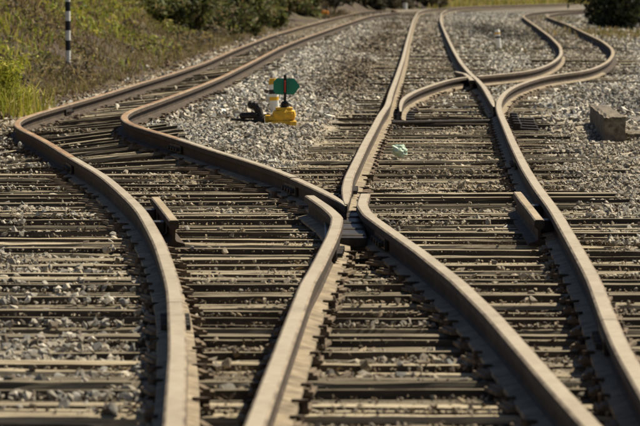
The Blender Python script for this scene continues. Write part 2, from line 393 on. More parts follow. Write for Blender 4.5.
def stain(x, y):
    """how much, and with what, the ballast is soiled at a place"""
    dirt = sstep(.42, .66, fbm(x * 1.5, y * .5, 1.6, 4)) * .45 * (1 - .7 * sstep(30, 36, y))                      # patches dusted with brown soil
    ins = sstep(-.1, .05, x - rx('R1', y)) * sstep(.4, .2, x - rx('R4', y)) * (1 - sstep(32, 38, y)) * (1 - sstep(21.5, 23.5, y) * sstep(.05, .2, x - rx('D2', y)) * sstep(-.4, -.6, x - rx('ML', y))); dirt = np.maximum(dirt, ins * (.55 + .6 * (fbm(x, y, .4, 3) - .3)))
    dirt = np.maximum(dirt, .30 * (1 - sstep(20, 27, y)))
    trk = np.exp(-((x - (rx('ML', y) + rx('MR', np.clip(y, 31, 199))) / 2) / .5) ** 2) * sstep(36, 48, y) * .5 + np.exp(-((x - (rx('SL', np.clip(y, 32, 150)) + rx('R4', y)) / 2) / .5) ** 2) * sstep(42, 52, y) * .5
    trk = np.maximum(trk, np.exp(-((x - (rx('R1', y) + rx('D2', y)) / 2) / .5) ** 2) * sstep(26, 34, y) * .5); dirt = np.maximum(dirt, trk)
    mid = np.exp(-((x - (rx('D2', y) * .30 + rx('ML', y) * .70)) / (.34 + .003 * y)) ** 2) * sstep(31, 42, y) * .95 * sstep(.22, .46, fbm(x, y * .25, 1.0, 3))   # trodden strip between two tracks
    pt = at(497, 34, -.2); k2 = np.exp(-((x - pt[0]) / .85) ** 2 - ((y - pt[1]) / 22) ** 2) * .9 * sstep(.25, .5, fbm(x, y * .2, .9, 3))                       # black soil beyond the post
    pt = at(640, 112, -.2); k3 = np.exp(-((x - pt[0]) / .5) ** 2 - ((y - pt[1]) / 5) ** 2) * .55
    grease = sum(np.exp(-((x - gx) / sx) ** 2 - ((y - gy) / sy) ** 2) for gx, gy, sx, sy in ((.80, 30.9, .30, 1.6), (1.50, 32.5, .28, 2.2), (.2, 16.3, .25, 1.8), (1.75, 29.5, .2, 1.4), (1.05, 16.5, .18, 1.2), (-.72, 16.3, .15, 1.0), (.5, 33.5, .15, 3)))  # dark oil spots, with shade by the switch blades painted in
    k2 = np.maximum(k2, k3)
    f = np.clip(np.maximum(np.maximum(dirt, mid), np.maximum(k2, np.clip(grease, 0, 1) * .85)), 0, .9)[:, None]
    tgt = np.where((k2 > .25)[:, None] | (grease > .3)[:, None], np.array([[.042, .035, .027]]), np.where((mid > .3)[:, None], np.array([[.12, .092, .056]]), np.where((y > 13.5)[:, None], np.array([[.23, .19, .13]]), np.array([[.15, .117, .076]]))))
    return f, tgt
def grid(name, x0, x1, ys, nx, zf, material):
    ny = len(ys); X = np.stack([np.linspace(x0(y), x1(y), nx) for y in ys]); Y = np.repeat(np.asarray(ys)[:, None], nx, 1)
    Z = zf(X.ravel(), Y.ravel()); V = np.stack([X.ravel(), Y.ravel(), Z], 1)
    i = np.arange(ny - 1)[:, None] * nx + np.arange(nx - 1)[None, :]; i = i.ravel()
    return link(name, npmesh(name, V, np.stack([i, i + 1, i + nx + 1, i + nx], 1), material, smooth=True))
g = grid('ground', lambda y: -900, lambda y: 900, np.linspace(-60, 2400, 40), 30, lambda x, y: np.full(len(x), -.75), M['soil']); tag(g, kind='structure')
ys = np.r_[np.arange(3, 30, .07), np.arange(30, 60, .18), np.arange(60, 130, .6), np.arange(130, 330, 2.0)]
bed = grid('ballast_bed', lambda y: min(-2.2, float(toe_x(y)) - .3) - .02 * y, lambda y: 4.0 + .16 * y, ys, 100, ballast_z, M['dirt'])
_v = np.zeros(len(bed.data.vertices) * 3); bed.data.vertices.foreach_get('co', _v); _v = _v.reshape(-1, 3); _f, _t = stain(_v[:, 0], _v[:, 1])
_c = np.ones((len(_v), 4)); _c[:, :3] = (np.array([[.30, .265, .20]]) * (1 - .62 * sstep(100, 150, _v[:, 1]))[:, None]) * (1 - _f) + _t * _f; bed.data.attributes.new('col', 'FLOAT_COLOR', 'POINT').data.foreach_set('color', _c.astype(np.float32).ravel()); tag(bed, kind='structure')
ys = np.r_[np.arange(20, 60, .2), np.arange(60, 130, .6), np.arange(130, 420, 1.5)]
bank = grid('embankment', lambda y: float(toe_x(y)) - 8 - .12 * y, lambda y: float(toe_x(y)) + .45, ys, 110, bank_z, M['soil']); tag(bank, kind='structure')

# ------------------------------------------------------------------ the tracks: things, rails
T1 = tag(empty('railway_turnout', (.2, 12, -.27)), 'rusty turnout with frog crossing, wing rails and two short guard rails on wooden sleepers', 'turnout')
T2 = tag(empty('railway_turnout', (1.2, 36, -.27)), 'turnout beyond the frog with open switch blade, beside the yellow switch stand', 'turnout')
T3 = tag(empty('railway_track', (-1.6, 45, -.27)), 'rusty side track running along the grassy embankment past the striped pole', 'railway track')
T4 = tag(empty('railway_track', (2.2, 60, -.27)), 'straight track of two tan rails left of the short white marker post', 'railway track')
T5 = tag(empty('railway_track', (4.5, 60, -.27)), 'side track bending away behind the white marker post towards the dark shrub', 'railway track')

def yv(nm, ypx):      # distance of a rail point at a photograph row
    P = trace(nm); ypix = np.array([p[1] for p in PX[nm]]); o = np.argsort(ypix); return float(np.interp(ypx, ypix[o], P[o, 1]))
def bar(nm, y, o, dz=0):
    for s in (-1, 1): fishplate(nm, y, o, s, dz=dz)
G = .007
j1 = yv('R1', 302); j2 = yv('R1', 157)
a = rail('rail', sub('R1', 5, j1 - G), T1); bar('R1', j1, a)
a = rail('rail', sub('R1', j1 + G, j2 - G), T1); bar('R1', j2, a)
j3 = 27.0
a = rail('rail', sub('R1', j2 + G, 33.0), T3); a = rail('rail', sub('R1', 33.0 + 2 * G, 62), T3); bar('R1', 33.0, a)
rail('rail', sub('R1', 62.02, 153), T3)
r2 = rail('wing_rail', RC['R2'], T1, -.002, label='tan rail bent outward at its end beside the frog nose, on the left side')
r3 = rail('wing_rail', RC['R3'], T1, -.003, label='tan rail bent outward at its end beside the frog nose, on the right side')
for nm, o, y in (('R2', r2, at(332, 236)[1]), ('R3', r3, at(385, 226)[1])): bar(nm, y, o)
j4 = yv('ML', 178)
fr = rail('frog_point', sub('ML', RC['ML'][0, 1], j4 - G), T1, 0, wid=([0, .12, .5, 1], [.25, .6, 1, 1]), label='planed tan nose where the two inner rails meet')
rail('frog_point', sub('D2', RC['D2'][0, 1], 19.6), T1, -.004, wid=([0, .2, .5, 1], [.2, .7, 1, 1]))
a = rail('rail', sub('D2', 19.6 + 2 * G, 24.0), T1); bar('D2', 19.6, a)
a = rail('rail', sub('D2', 24.0 + G, 41), T3); bar('D2', 24.0, a); rail('rail', sub('D2', 41.01, 145), T3)
a = rail('rail', sub('ML', j4 + G, 24.5), T1); bar('ML', j4, a)
rail('stock_rail', sub('ML', 24.5 + G, 47), T2); rail('rail', sub('ML', 47.01, 97), T4); rail('rail', sub('ML', 97.02, 198), T4)
j5 = yv('R4', 320)
a = rail('rail', sub('R4', 5, j5 - G), T1); bar('R4', j5, a); rail('rail', sub('R4', j5 + G, 22.4), T1)
a = rail('stock_rail', sub('R4', 22.4 + G, 47), T2); bar('R4', 22.4, a); rail('rail', sub('R4', 47.01, 149), T5)
# switch blades and crossing of the second turnout
y0 = RC['MR'][0, 1]
rail('switch_blade', sub('MR', y0, y0 + 3.0), T2, -.003, wid=([0, .3, 1], [.3, .8, 1]), low=([0, .4, 1], [.012, 0, 0]), label='straight tan blade lying closed against the outer stock rail')
rail('rail', sub('MR', y0 + 3.0 + G, 47), T2, -.002); rail('rail', sub('MR', 47.01, 97), T4); rail('rail', sub('MR', 97.02, 198), T4)
y0 = RC['SL'][0, 1]
yc = yv('SL', 76)
rail('switch_blade', sub('SL', y0, yc - .08), T2, 0, wid=([0, .15, .4, 1], [.35, .7, 1, 1]), low=([0, .2, 1], [.03, .006, 0]), label='curved tan blade standing open with its dark tip')
rail('rail', sub('SL', yc + .12, 58), T2, -.004); rail('rail', sub('SL', 58.01, 155), T5)
mrx = float(rx('MR', yc))
rail('wing_rail', [(mrx - .09, yc - 1.6, 0), (mrx - .055, yc + .3, 0), (mrx - .10 + .05, yc + 1.4, 0), (mrx - .12, yc + 2.4, 0)], T2, -.005)
# guard rails
def guard(pts, lab):
    P = [(*at(x, y + .8, -.010), -.010) for x, y in pts]
    return rail('guard_rail', P, T1, 0, wid=([0, 1], [.8, .8]), label=lab)
gr1 = guard([(174, 219.5), (166.5, 210), (160.5, 202.5), (155, 196)], 'short cut guard rail on the inside of the left rail')
gr2 = guard([(539.5, 219), (531, 208), (524, 199.5), (517.5, 191)], 'short cut guard rail on the inside of the right rail')
for o, s in ((gr1, -1), (gr2, 1)):      # spacer blocks between guard rail and running rail
    for k in (.25, .75):
        me = o.data; yl = max(v.co.y for v in me.vertices) * k
        xs = [v.co.x for v in me.vertices if abs(v.co.y - yl) < .8]
        bm = bmesh.new(); b_box(bm, (s * .075 + (sum(xs) / len(xs)), yl, .06), (.09, .12, .06), bevel=.006)
        link('spacer_block', bm_mesh('spacer_block', bm, M['grease']), o)

# frog filler and base plate, greasy dark
bm = bmesh.new(); fx, fy = at(349, 213)
b_box(bm, (fx - .02, fy + .35, -.100), (.20, 1.9, .05), bevel=.008)
for k in range(5): b_cyl(bm, (fx - .085, fy - .5 + k * .42, -.078), (fx + .075, fy - .5 + k * .42, -.078), .012, n=6)
o = link('frog_filler', bm_mesh('frog_filler', bm, M['grease']), T1); o.location = -T1.location; o['label'] = 'dark greasy filler casting under the frog nose'

# ------------------------------------------------------------------ sleepers
def sleeper_mesh(k):
    """a split timber: three boards of unequal height, bleached on top, with shade painted as dark wood on its sides and in its splits"""
    r = np.random.default_rng(100 + k); nx = 30
    wd = r.uniform(.15, .20); xs = np.linspace(-.5, .5, nx); c1, c2 = r.uniform(.25, .42), r.uniform(.58, .78)
    lv = r.normal(0, .007, 3) + np.array([-.006, 0, .006])
    ys_ = [0, .04, c1 * .6, c1 - .008, c1 + .008, (c1 + c2) / 2, c2 - .008, c2 + .008, (c2 + 1) / 2, .97, 1]
    lev = [0, 0, 0, 0, 1, 1, 1, 2, 2, 2, 2]; drop = [-.016, 0, .001, -.003, 0, .001, -.004, 0, .001, 0, -.012]
    V = []; chip = [0, 0]; sag = r.normal(0, .003, 3)
    for i, x in enumerate(xs):
        for e in (0, 1): chip[e] = r.uniform(.006, .03) if r.random() < .10 else chip[e] * r.choice([0, .6, .9])
        row = [(x, -wd / 2, -.15)]
        for j, t_ in enumerate(ys_):
            z = lv[lev[j]] + drop[j] + sag[lev[j]] * math.sin(3 * x + j) + r.normal(0, .0008)
            if j <= 1: z -= chip[0] * (1 if j == 0 else .4)
            if j >= 9: z -= chip[1] * (1 if j == 10 else .4)
            row.append((x + (r.normal(0, .003) if i in (0, nx - 1) else 0), (t_ - .5) * wd, z))
        row.append((x, wd / 2, -.15)); V += row
    m = len(ys_) + 2; bm = bmesh.new(); vv = [bm.verts.new(p) for p in V]
    dark = {0, 4, 7, m - 2}  # side and split faces that take the painted shade
    for i in range(nx - 1):
        for j in range(m - 1):
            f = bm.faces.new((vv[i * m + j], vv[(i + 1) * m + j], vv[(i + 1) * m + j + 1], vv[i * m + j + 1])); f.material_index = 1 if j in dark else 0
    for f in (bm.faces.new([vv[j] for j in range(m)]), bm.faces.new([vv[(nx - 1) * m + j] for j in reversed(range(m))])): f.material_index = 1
    bmesh.ops.recalc_face_normals(bm, faces=bm.faces[:])
    if sum(f.normal.z * f.calc_area() for f in bm.faces) < 0: bmesh.ops.reverse_faces(bm, faces=bm.faces[:])
    return bm_mesh('sleeper', bm, [M['sleeper'], M['shaded_wood']]), wd
SLM = [sleeper_mesh(k) for k in range(14)]
bm = bmesh.new(); b_box(bm, (0, 0, .004), (.20, .14, .014), bevel=.003)
for s in (-1, 1): b_box(bm, (s * .076, 0, .014), (.018, .14, .012), bevel=.002)
PLATE = bm_mesh('tie_plate', bm, M['plate'])
bm = bmesh.new(); b_box(bm, (0, 0, .0), (.014, .014, .05)); b_box(bm, (-.008, 0, .022), (.030, .024, .010), bevel=.003)
SPIKE = bm_mesh('spike', bm, M['spike'])
SL_RECT = []           # cx, cy, ang, halfL, halfW, ztop
def sleeper(parent, cx, cy, ang, L, z, roll, rails, detail, jig=.02):
    k = random.randrange(len(SLM)); me, wd = SLM[k]
    o = link('sleeper', me, parent)
    o.rotation_euler = (random.gauss(0, .028), roll + random.gauss(0, .004), -ang + random.gauss(0, .013))
    top = z + random.uniform(-.026, .004)
    o.location = Vector((cx + random.gauss(0, jig * 1.5), cy + random.gauss(0, jig), top)) - parent.location
    o.scale = (L, random.uniform(.92, 1.1), 1)
    SL_RECT.append((cx, cy, ang, L / 2, wd / 2, top))
    if not detail: return o
    Mi = o.matrix_basis.copy()
    for nm in rails:
        xr = float(rx(nm, cy)); zr = float(rz(nm, cy)); a = dirat(nm, cy)
        W = Matrix.Translation(Vector((xr, cy, zr - .139)) - parent.location) @ Matrix.Rotation(-a, 4, 'Z')
        q = link('tie_plate', PLATE, o); q.matrix_basis = Mi.inverted() @ W
        for s in (-1, 1):
            if random.random() < .28: continue
            q = link('spike', SPIKE, o)
            loc = Matrix.Translation((s * (.077 + random.random() * .006), random.choice((-.045, .045)) + random.gauss(0, .008), .006 + random.random() * .010))
            q.matrix_basis = Mi.inverted() @ W @ loc @ Matrix.Rotation(0 if s > 0 else math.pi, 4, 'Z') @ Matrix.Rotation(random.gauss(0, .15), 4, 'Z')
    return o
Z0 = -.142
y = 5.2
while y < 22.6:
    xl = float(rx('R1', y)) - random.uniform(.72, .98); xr_ = float(rx('R4', y)) + random.uniform(.52, .72)
    rl = ['R1', 'R4'] + (['R2', 'R3'] if y < 15.9 else (['D2', 'ML'] if y > 18.2 else []))
    sleeper(T1, (xl + xr_) / 2, y, random.uniform(-.01, .03), xr_ - xl, Z0, 0, rl, True)
    y += random.uniform(.40, .47)
yT1 = y
while y < 47:
    hb = 29.2 < y < 31.0
    xl = float(rx('ML', y)) - (random.uniform(.45, .65) if not hb else 1.05); rr = 'R4'
    xr_ = float(rx('R4', y)) + random.uniform(.5, .95)
    rl = ['ML', 'R4'] + (['MR', 'SL'] if y > 33 and abs(y - yc) > 1.5 else [])
    sleeper(T2, (xl + xr_) / 2, y, .033 + random.gauss(0, .01), xr_ - xl, Z0, 0, rl, y < 42)
    y += random.uniform(.43, .52)
def single(parent, a, bnm, y0, y1, det, L=1.9):
    y = y0; cant = None
    while y < y1:
        ax, bx_ = float(rx(a, y)), float(rx(bnm, y)); az, bz = float(rz(a, y)), float(rz(bnm, y))
        ang = (dirat(a, y) + dirat(bnm, y)) / 2 * (.25 if parent is T3 else 1)
        sleeper(parent, (ax + bx_) / 2 - (.1 if parent is T3 else 0), y, ang, L + random.uniform(-.08, .12), Z0 + (az + bz) / 2, -math.atan2(bz - az, bx_ - ax), [a, bnm], y < det)
        y += random.uniform(.46, .56)
single(T3, 'R1', 'D2', 22.9, 82, 41, 1.72)
single(T4, 'ML', 'MR', 47.6, 95, 0)
single(T5, 'SL', 'R4', 47.4, 95, 0)
def far_sleepers(parent, a, b2, y0, y1):
    Vs, Fs = [], []; n = 0
    c = np.array([(-1, -1, -1), (1, -1, -1), (1, 1, -1), (-1, 1, -1), (-1, -1, 1), (1, -1, 1), (1, 1, 1), (-1, 1, 1)], float) * .5
    f = np.array([(0, 1, 5, 4), (1, 2, 6, 5), (2, 3, 7, 6), (3, 0, 4, 7), (4, 5, 6, 7), (3, 2, 1, 0)])
    y = y0
    while y < y1:
        ang = dirat(a, y); L = 1.95 + random.uniform(-.1, .1); p = c * (L, .21, .15)
        X = p[:, 0] * math.cos(ang) + p[:, 1] * math.sin(ang); Y = -p[:, 0] * math.sin(ang) + p[:, 1] * math.cos(ang)
        zc = Z0 - .075 + (float(rz(a, y)) + float(rz(b2, y))) / 2 + random.uniform(-.01, .004)
        Vs.append(np.stack([X + (rx(a, y) + rx(b2, y)) / 2, Y + y, p[:, 2] + zc], 1)); Fs.append(f + n); n += 8
        y += .6
    o = link('far_sleepers', npmesh('far_sleepers', np.vstack(Vs), np.vstack(Fs), M['sleeper']), parent); o.location = -parent.location; tag(o, kind='stuff')
far_sleepers(T3, 'R1', 'D2', 82.5, 140); far_sleepers(T4, 'ML', 'MR', 95.5, 195); far_sleepers(T5, 'SL', 'R4', 95.5, 138)

# switch rods, slide plates of the second turnout
bm = bmesh.new()
p0 = at(392, 123, -.11); p1 = at(490, 121.5, -.11)
b_cyl(bm, (*p0, -.105), (*p1, -.105), .016, n=8)

o = link('stretcher_bar', bm_mesh('stretcher_bar', bm, M['grease']), T2); o.location = -T2.location
for k in range(5):
    yy_ = 28.9 + k * .56; xx = float(rx('R4', yy_))
    bm = bmesh.new(); b_box(bm, (-.03, 0, 0), (.24, .07, .02), bevel=.004); b_box(bm, (-.10, 0, .025), (.07, .06, .05), bevel=.01)
    o = link('rail_brace', bm_mesh('rail_brace', bm, M['grease']), T2); o.location = Vector((xx + .235, yy_, -.118)) - T2.location; o.rotation_euler = (0, .04, -.25)
for k in range(5):
    yy_ = 31.4 + k * .58; xx = float(rx('SL', max(yy_, RC['SL'][0, 1])))
    bm = bmesh.new(); b_box(bm, (0, 0, 0), (.30, .10, .02), bevel=.004)
    o = link('slide_plate', bm_mesh('slide_plate', bm, M['grease']), T2); o.location = Vector((xx - .02, yy_, -.132)) - T2.location; o.rotation_euler = (0, 0, -.03)

# ------------------------------------------------------------------ ballast stones
def hulls(n, npts, seed):
    out = []
    for k in range(n):
        r = np.random.default_rng(seed + k)
        p = r.normal(size=(npts, 3)); p /= np.linalg.norm(p, axis=1, keepdims=True); p *= r.uniform(.8, 1.12, (npts, 1)); p *= np.array([r.uniform(.85, 1.35), r.uniform(.7, 1.0), r.uniform(.5, .8)])
        bm = bmesh.new(); [bm.verts.new(q) for q in p]
        bmesh.ops.convex_hull(bm, input=bm.verts[:]); bmesh.ops.triangulate(bm, faces=bm.faces[:])
        loose = [v for v in bm.verts if not v.link_faces]
        if loose: bmesh.ops.delete(bm, geom=loose, context='VERTS')
        bm.verts.ensure_lookup_table(); bm.verts.index_update()
        out.append((np.array([v.co[:] for v in bm.verts]), np.array([[v.index for v in f.verts] for f in bm.faces]))); bm.free()
    return out
def rotm(n, tilt=1.0):
    q = rng.normal(size=(n, 4)); q[:, 1:3] *= tilt; q /= np.linalg.norm(q, axis=1, keepdims=True); a, b_, c_, d = q.T
    return np.stack([np.stack([1 - 2 * (c_ * c_ + d * d), 2 * (b_ * c_ - a * d), 2 * (b_ * d + a * c_)], 1), np.stack([2 * (b_ * c_ + a * d), 1 - 2 * (b_ * b_ + d * d), 2 * (c_ * d - a * b_)], 1), np.stack([2 * (b_ * d - a * c_), 2 * (c_ * d + a * b_), 1 - 2 * (b_ * b_ + c_ * c_)], 1)], 1)
def scatter(name, P, R, Cc, shapes, material, parent=None, tilt=1.0):
    pick = rng.integers(0, len(shapes), len(P)); Vs, Fs, Cs = [], [], []; off = 0
    for k, (v, f) in enumerate(shapes):
        id_ = np.nonzero(pick == k)[0]
        if not len(id_): continue
        RM = rotm(len(id_), tilt); V = np.einsum('nij,vj->nvi', RM, v) * R[id_, None, None] + P[id_, None, :]
        Vs.append(V.reshape(-1, 3)); Fs.append((f[None] + (np.arange(len(id_)) * len(v))[:, None, None]).reshape(-1, 3) + off); off += len(id_) * len(v)
        Cs.append(np.repeat(Cc[id_], len(v), 0))
    o = link(name, npmesh(name, np.vstack(Vs), np.vstack(Fs), material, col=np.vstack(Cs)), parent); tag(o, kind='stuff'); return o
def stone_colour(P):
    n = len(P); pal = np.array([(.36, .335, .28), (.31, .31, .29), (.46, .43, .37), (.12, .10, .08), (.19, .2, .2), (.60, .57, .50)]) * (1 + .28 * sstep(26, 36, P[:, 1]).mean())
    c = pal[rng.choice(6, n, p=[.28, .22, .17, .15, .10, .08])] * rng.uniform(.65, 1.2, (n, 1))
    x, y = P[:, 0], P[:, 1]
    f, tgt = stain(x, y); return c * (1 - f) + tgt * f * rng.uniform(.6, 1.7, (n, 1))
def on_sleepers(P):
    """index of the sleeper under each point, or -1"""
    o = np.argsort(P[:, 1]); Y = P[o, 1]; r = np.full(len(P), -1)
    for k, (cx, cy, a, hl, hw, zt) in enumerate(SL_RECT):
        ext = hw + abs(math.sin(a)) * hl + .05; i0, i1 = np.searchsorted(Y, [cy - ext, cy + ext]); q = o[i0:i1]
        dx = P[q, 0] - cx; dy = P[q, 1] - cy; c, s = math.cos(a), math.sin(a)
        lx = dx * c - dy * s; ly = dx * s + dy * c
        r[q[(np.abs(lx) < hl) & (np.abs(ly) < hw)]] = k
    return r
def near_rail(P, wd):
    k = np.zeros(len(P), bool)
    for nm, c in RC.items():
        y0, y1 = c[:, 1].min(), c[:, 1].max(); q = (P[:, 1] >= y0) & (P[:, 1] <= y1)
        k |= q & (np.abs(P[:, 0] - rx(nm, P[:, 1])) < wd)
    return k
def field(y0, y1, dens, rlo, rhi, mx=1.12, on=.06, lift=.25, base=.3):
    xl = lambda y: -(320 / FPX * y * mx + .35); A = 0
    n = int(dens * (y1 - y0) * (2 * 320 / FPX * (y0 + y1) / 2 * mx + .7))
    y = rng.uniform(y0, y1, n * 2); wmax = -xl(y1); x = rng.uniform(-wmax, wmax, n * 2); k = np.abs(x) < -xl(y); x, y = x[k][:n], y[k][:n]
    k = x > toe_x(y) - .12 + .35 * sstep(24, 30, y) * rng.random(len(x)) ** .5 - .5 * (rng.random(len(x)) < .05); x, y = x[k], y[k]
    R = np.exp(rng.uniform(math.log(rlo), math.log(rhi), len(x)))
    ins = (x > rx('R1', y) - .02) & (x < rx('R4', y) + .25) & (y < 34) & ~((y > 22) & (x > rx('D2', y) + .12) & (x < rx('ML', y) - .5))
    R = np.where(ins, R * (.55 + .45 * sstep(.46, .62, fbm(x + 31, y, .8, 3))), R)
    P = np.stack([x, y, ballast_z(x, y) + R * lift], 1)
    s = on_sleepers(P); cl = sstep(.50, .68, fbm(x, y, .5, 3))
    k = (s < 0) | (rng.random(len(x)) < on * (base + 3.2 * cl)); k &= ~near_rail(P, .062)
    P, R, s = P[k], R[k], s[k]
    up = s >= 0
    zt = np.array([q[5] for q in SL_RECT])
    sz = zt[np.clip(s, 0, None)]
    P[up, 2] = np.maximum(sz[up] + R[up] * .35, P[up, 2] + .0)
    R[up] *= .8
    return P, R
SH1 = hulls(16, 11, 500); SH2 = hulls(10, 7, 700); SH3 = hulls(6, 6, 900)
P, R = field(6.2, 30, 860, .009, .031, on=.3)
score = R / P[:, 1] * ((np.abs(P[:, 0]) < 320 / FPX * P[:, 1] * .98) & (P[:, 1] > 8.4))
big = np.argsort(-score)[:290]; rest = np.ones(len(P), bool); rest[big] = False
scatter('ballast_stones', P[rest], R[rest], stone_colour(P[rest]), SH1, M['stone'], bed)
SME = [npmesh('stone', v, f, M['stone_one']) for v, f in SH1]
for i in big:
    o = link('stone', SME[int(rng.integers(0, 16))], bed); o.location = P[i]; o.scale = (R[i],) * 3; o.rotation_euler = (random.gauss(0, .6), random.gauss(0, .6), random.uniform(0, 6.28))
P, R = field(6.2, 25, 1150, .004, .015, on=.5, lift=.7, base=.8)
scatter('ballast_chips', P, R, stone_colour(P) * np.array([[1.0, .94, .84]]), SH3, M['stone'], bed)
P, R = field(30, 62, 240, .018, .048, mx=1.08, on=.05)
scatter('ballast_stones', P, R, stone_colour(P), SH2, M['stone'], bed)
P, R = field(62, 150, 36, .035, .068, mx=1.05, on=.5)
scatter('ballast_stones', P, R, stone_colour(P), SH3, M['stone'], bed)
# dark splinters and iron scraps lying along the rails
def splinters():
    n = 16000; y = rng.uniform(7, 34, n); pick = rng.integers(0, 6, n); nm = ['R1', 'R2', 'R3', 'R4', 'ML', 'D2']
    x = np.zeros(n)
    for k, q in enumerate(nm): x = np.where(pick == k, rx(q, y), x)
    lim = [(7, 34), (7, 16), (7, 16), (7, 34), (18, 34), (18, 34)]
    ok = np.array([lim[p][0] <= yy <= lim[p][1] for p, yy in zip(pick, y)]); x, y = x[ok], y[ok]
    x = x + rng.choice([-1, 1], len(x)) * rng.uniform(.06, .30, len(x)); P = np.stack([x, y, ballast_z(x, y) + .01], 1)
    s = on_sleepers(P); zt = np.array([q[5] for q in SL_RECT]); P[s >= 0, 2] = zt[s[s >= 0]] + .006
    k = ~near_rail(P, .058); P = P[k]
    sh = [(v * np.array([1.5, .8, .5]), f) for v, f in SH2]
    c = np.array([(.06, .042, .026), (.15, .11, .07), (.30, .24, .16)])[rng.choice(3, len(P), p=[.62, .25, .13])]
    scatter('wood_splinters', P, rng.uniform(.005, .015, len(P)), c, sh, M['stone'], bed, tilt=.25)
splinters()

# ------------------------------------------------------------------ switch stand, posts, pole, block, rubbish
def switch_stand(loc, label, far=False):
    root = tag(empty('switch_stand', loc), label, 'switch stand')
    Y = M['yellow'] if not far else M['orange']
    # cast housing: flanged foot, swelling body, lid
    bm = bmesh.new(); b_box(bm, (.02, 0, .025), (.22, .20, .05), bevel=.012)
    for sx in (-.075, .115):
        for sy in (-.09, .09): b_box(bm, (sx, sy, .02), (.07, .07, .045), bevel=.012)
    b_box(bm, (-.02, 0, .07), (.22, .18, .05), bevel=.018)
    link('foot', bm_mesh('foot', bm, Y), root)
    bm = bmesh.new(); b_box(bm, (.025, 0, .100), (.235, .19, .105), bevel=.045); b_cyl(bm, (.025, 0, .13), (.025, 0, .165), .095, .075, 16); b_box(bm, (-.12, 0, .065), (.09, .10, .07), bevel=.014)
    h = link('housing', bm_mesh('housing', bm, Y), root)
    bm = bmesh.new(); b_box(bm, (.025, 0, .165), (.17, .14, .025), bevel=.010); link('lid', bm_mesh('lid', bm, Y), h)
    for sx in (-.06, .10):
        bm = bmesh.new(); b_cyl(bm, (sx, -.085, .105), (sx, -.11, .105), .016, n=6); link('bolt', bm_mesh('bolt', bm, Y), h)
    if not far:
        bm = bmesh.new(); b_ball(bm, (.035, 0, .205), .045, (1, 1, .85)); b_cyl(bm, (.035, 0, .165), (.035, 0, .19), .05, .04); link('collar', bm_mesh('collar', bm, M['iron'], True), root)
        bm = bmesh.new(); b_box(bm, (.035, 0, .355), (.026, .026, .29), bevel=.004); link('mast', bm_mesh('mast', bm, M['iron']), root)
        # arrow board: chamfered tail, pointed head
        out = [(-.10, -.045), (-.07, -.08), (.105, -.08), (.165, 0), (.105, .08), (-.07, .08), (-.10, .045)]
        bm = bmesh.new(); f = bm.faces.new([bm.verts.new((.02 + a, -.004, .385 + c_)) for a, c_ in out])
        e = bmesh.ops.extrude_face_region(bm, geom=[f]); bmesh.ops.translate(bm, vec=(0, .008, 0), verts=[v for v in e['geom'] if isinstance(v, bmesh.types.BMVert)])
        bmesh.ops.recalc_face_normals(bm, faces=bm.faces[:]); o = link('arrow_board', bm_mesh('arrow_board', bm, M['green']), root); o.location = (0, -.004 + .012, 0)
        # red board standing edge-on across the mast
        bm = bmesh.new(); b_box(bm, (.035, -.045, .385), (.010, .062, .115), bevel=.002); link('cross_board', bm_mesh('cross_board', bm, M['red']), root)
    # throw lever with counterweight
    bm = bmesh.new()
    pts = [(-.205, -.02, .0), (-.215, -.02, .09), (-.235, -.02, .16), (-.262, -.02, .20), (-.298, -.02, .205)]
    for a_, b_ in zip(pts[:-1], pts[1:]): b_cyl(bm, a_, b_, .042, .040, 7)
    for q in pts[1:]: b_ball(bm, q, .043, n=8)
    b_box(bm, (-.235, -.02, .045), (.09, .09, .11), bevel=.015)
    link('throw_lever', bm_mesh('throw_lever', bm, M['iron']), root)
    bm = bmesh.new(); b_cyl(bm, (-.385, -.05, .095), (-.24, -.05, .10), .032, n=12); b_cyl(bm, (-.50, -.08, .065), (-.22, -.06, .035), .014, n=8); b_ball(bm, (-.385, -.05, .095), .034)
    link('counterweight', bm_mesh('counterweight', bm, M['iron']), root)
    bm = bmesh.new(); b_cyl(bm, (-.78, -.10, -.005), (-.05, -.10, .005), .014, n=8); b_box(bm, (-.16, -.06, .012), (.22, .10, .02)); b_box(bm, (-.16, .03, .10), (.10, .02, .018)); b_box(bm, (-.15, .03, .055), (.02, .02, .09))
    link('throw_rod', bm_mesh('throw_rod', bm, M['iron']), root)
    root.scale = (.87, .87, .87)
    return root
p = hit(281.5, 125.5)
switch_stand(p + Vector((0, 0, .0)), 'yellow switch stand with black lever and green arrow board on the ballast')
p = hit(324, 16.6); o = switch_stand(p, 'small orange switch box with dark lever at the foot of the dark bushes', True); o.scale = (1.35,) * 3
def marker(loc, h, r, tilt, label, bands):
    root = tag(empty('marker_post', loc), label, 'post'); root.rotation_euler = (0, tilt, 0)
    for nm, z0, z1, mt in bands:
        bm = bmesh.new(); rr = r * (1.0 if nm == 'post' else 1.02)
        if nm == 'cap': b_cyl(bm, (0, 0, z0 * h), (0, 0, z1 * h), rr * 1.02, rr * .8, 16)
        else: b_cyl(bm, (0, 0, z0 * h - (.08 if z0 == 0 else 0)), (0, 0, z1 * h), rr, n=16)
        o = link(nm, bm_mesh(nm, bm, M[mt]), root)
    return root
p = hit(275, 115.5)
marker(Vector((p.x, p.y + .12, p.z)), .34, .043, -.06, 'white post with yellow bands right behind the yellow switch stand', [('post', 0, .58, 'white'), ('band', .40, .50, 'yellow'), ('band', .58, .70, 'black'), ('post', .70, .84, 'white'), ('cap', .84, 1.0, 'yellow')])
p = hit(499, 50)
marker(p, .40, .052, -.10, 'short leaning white marker post with yellow and black bands alone on grey ballast', [('post', 0, .58, 'white'), ('band', .58, .68, 'black'), ('post', .68, .78, 'white'), ('band', .78, .87, 'yellow'), ('cap', .87, 1.0, 'white')])
p = hit(405, 8.6)
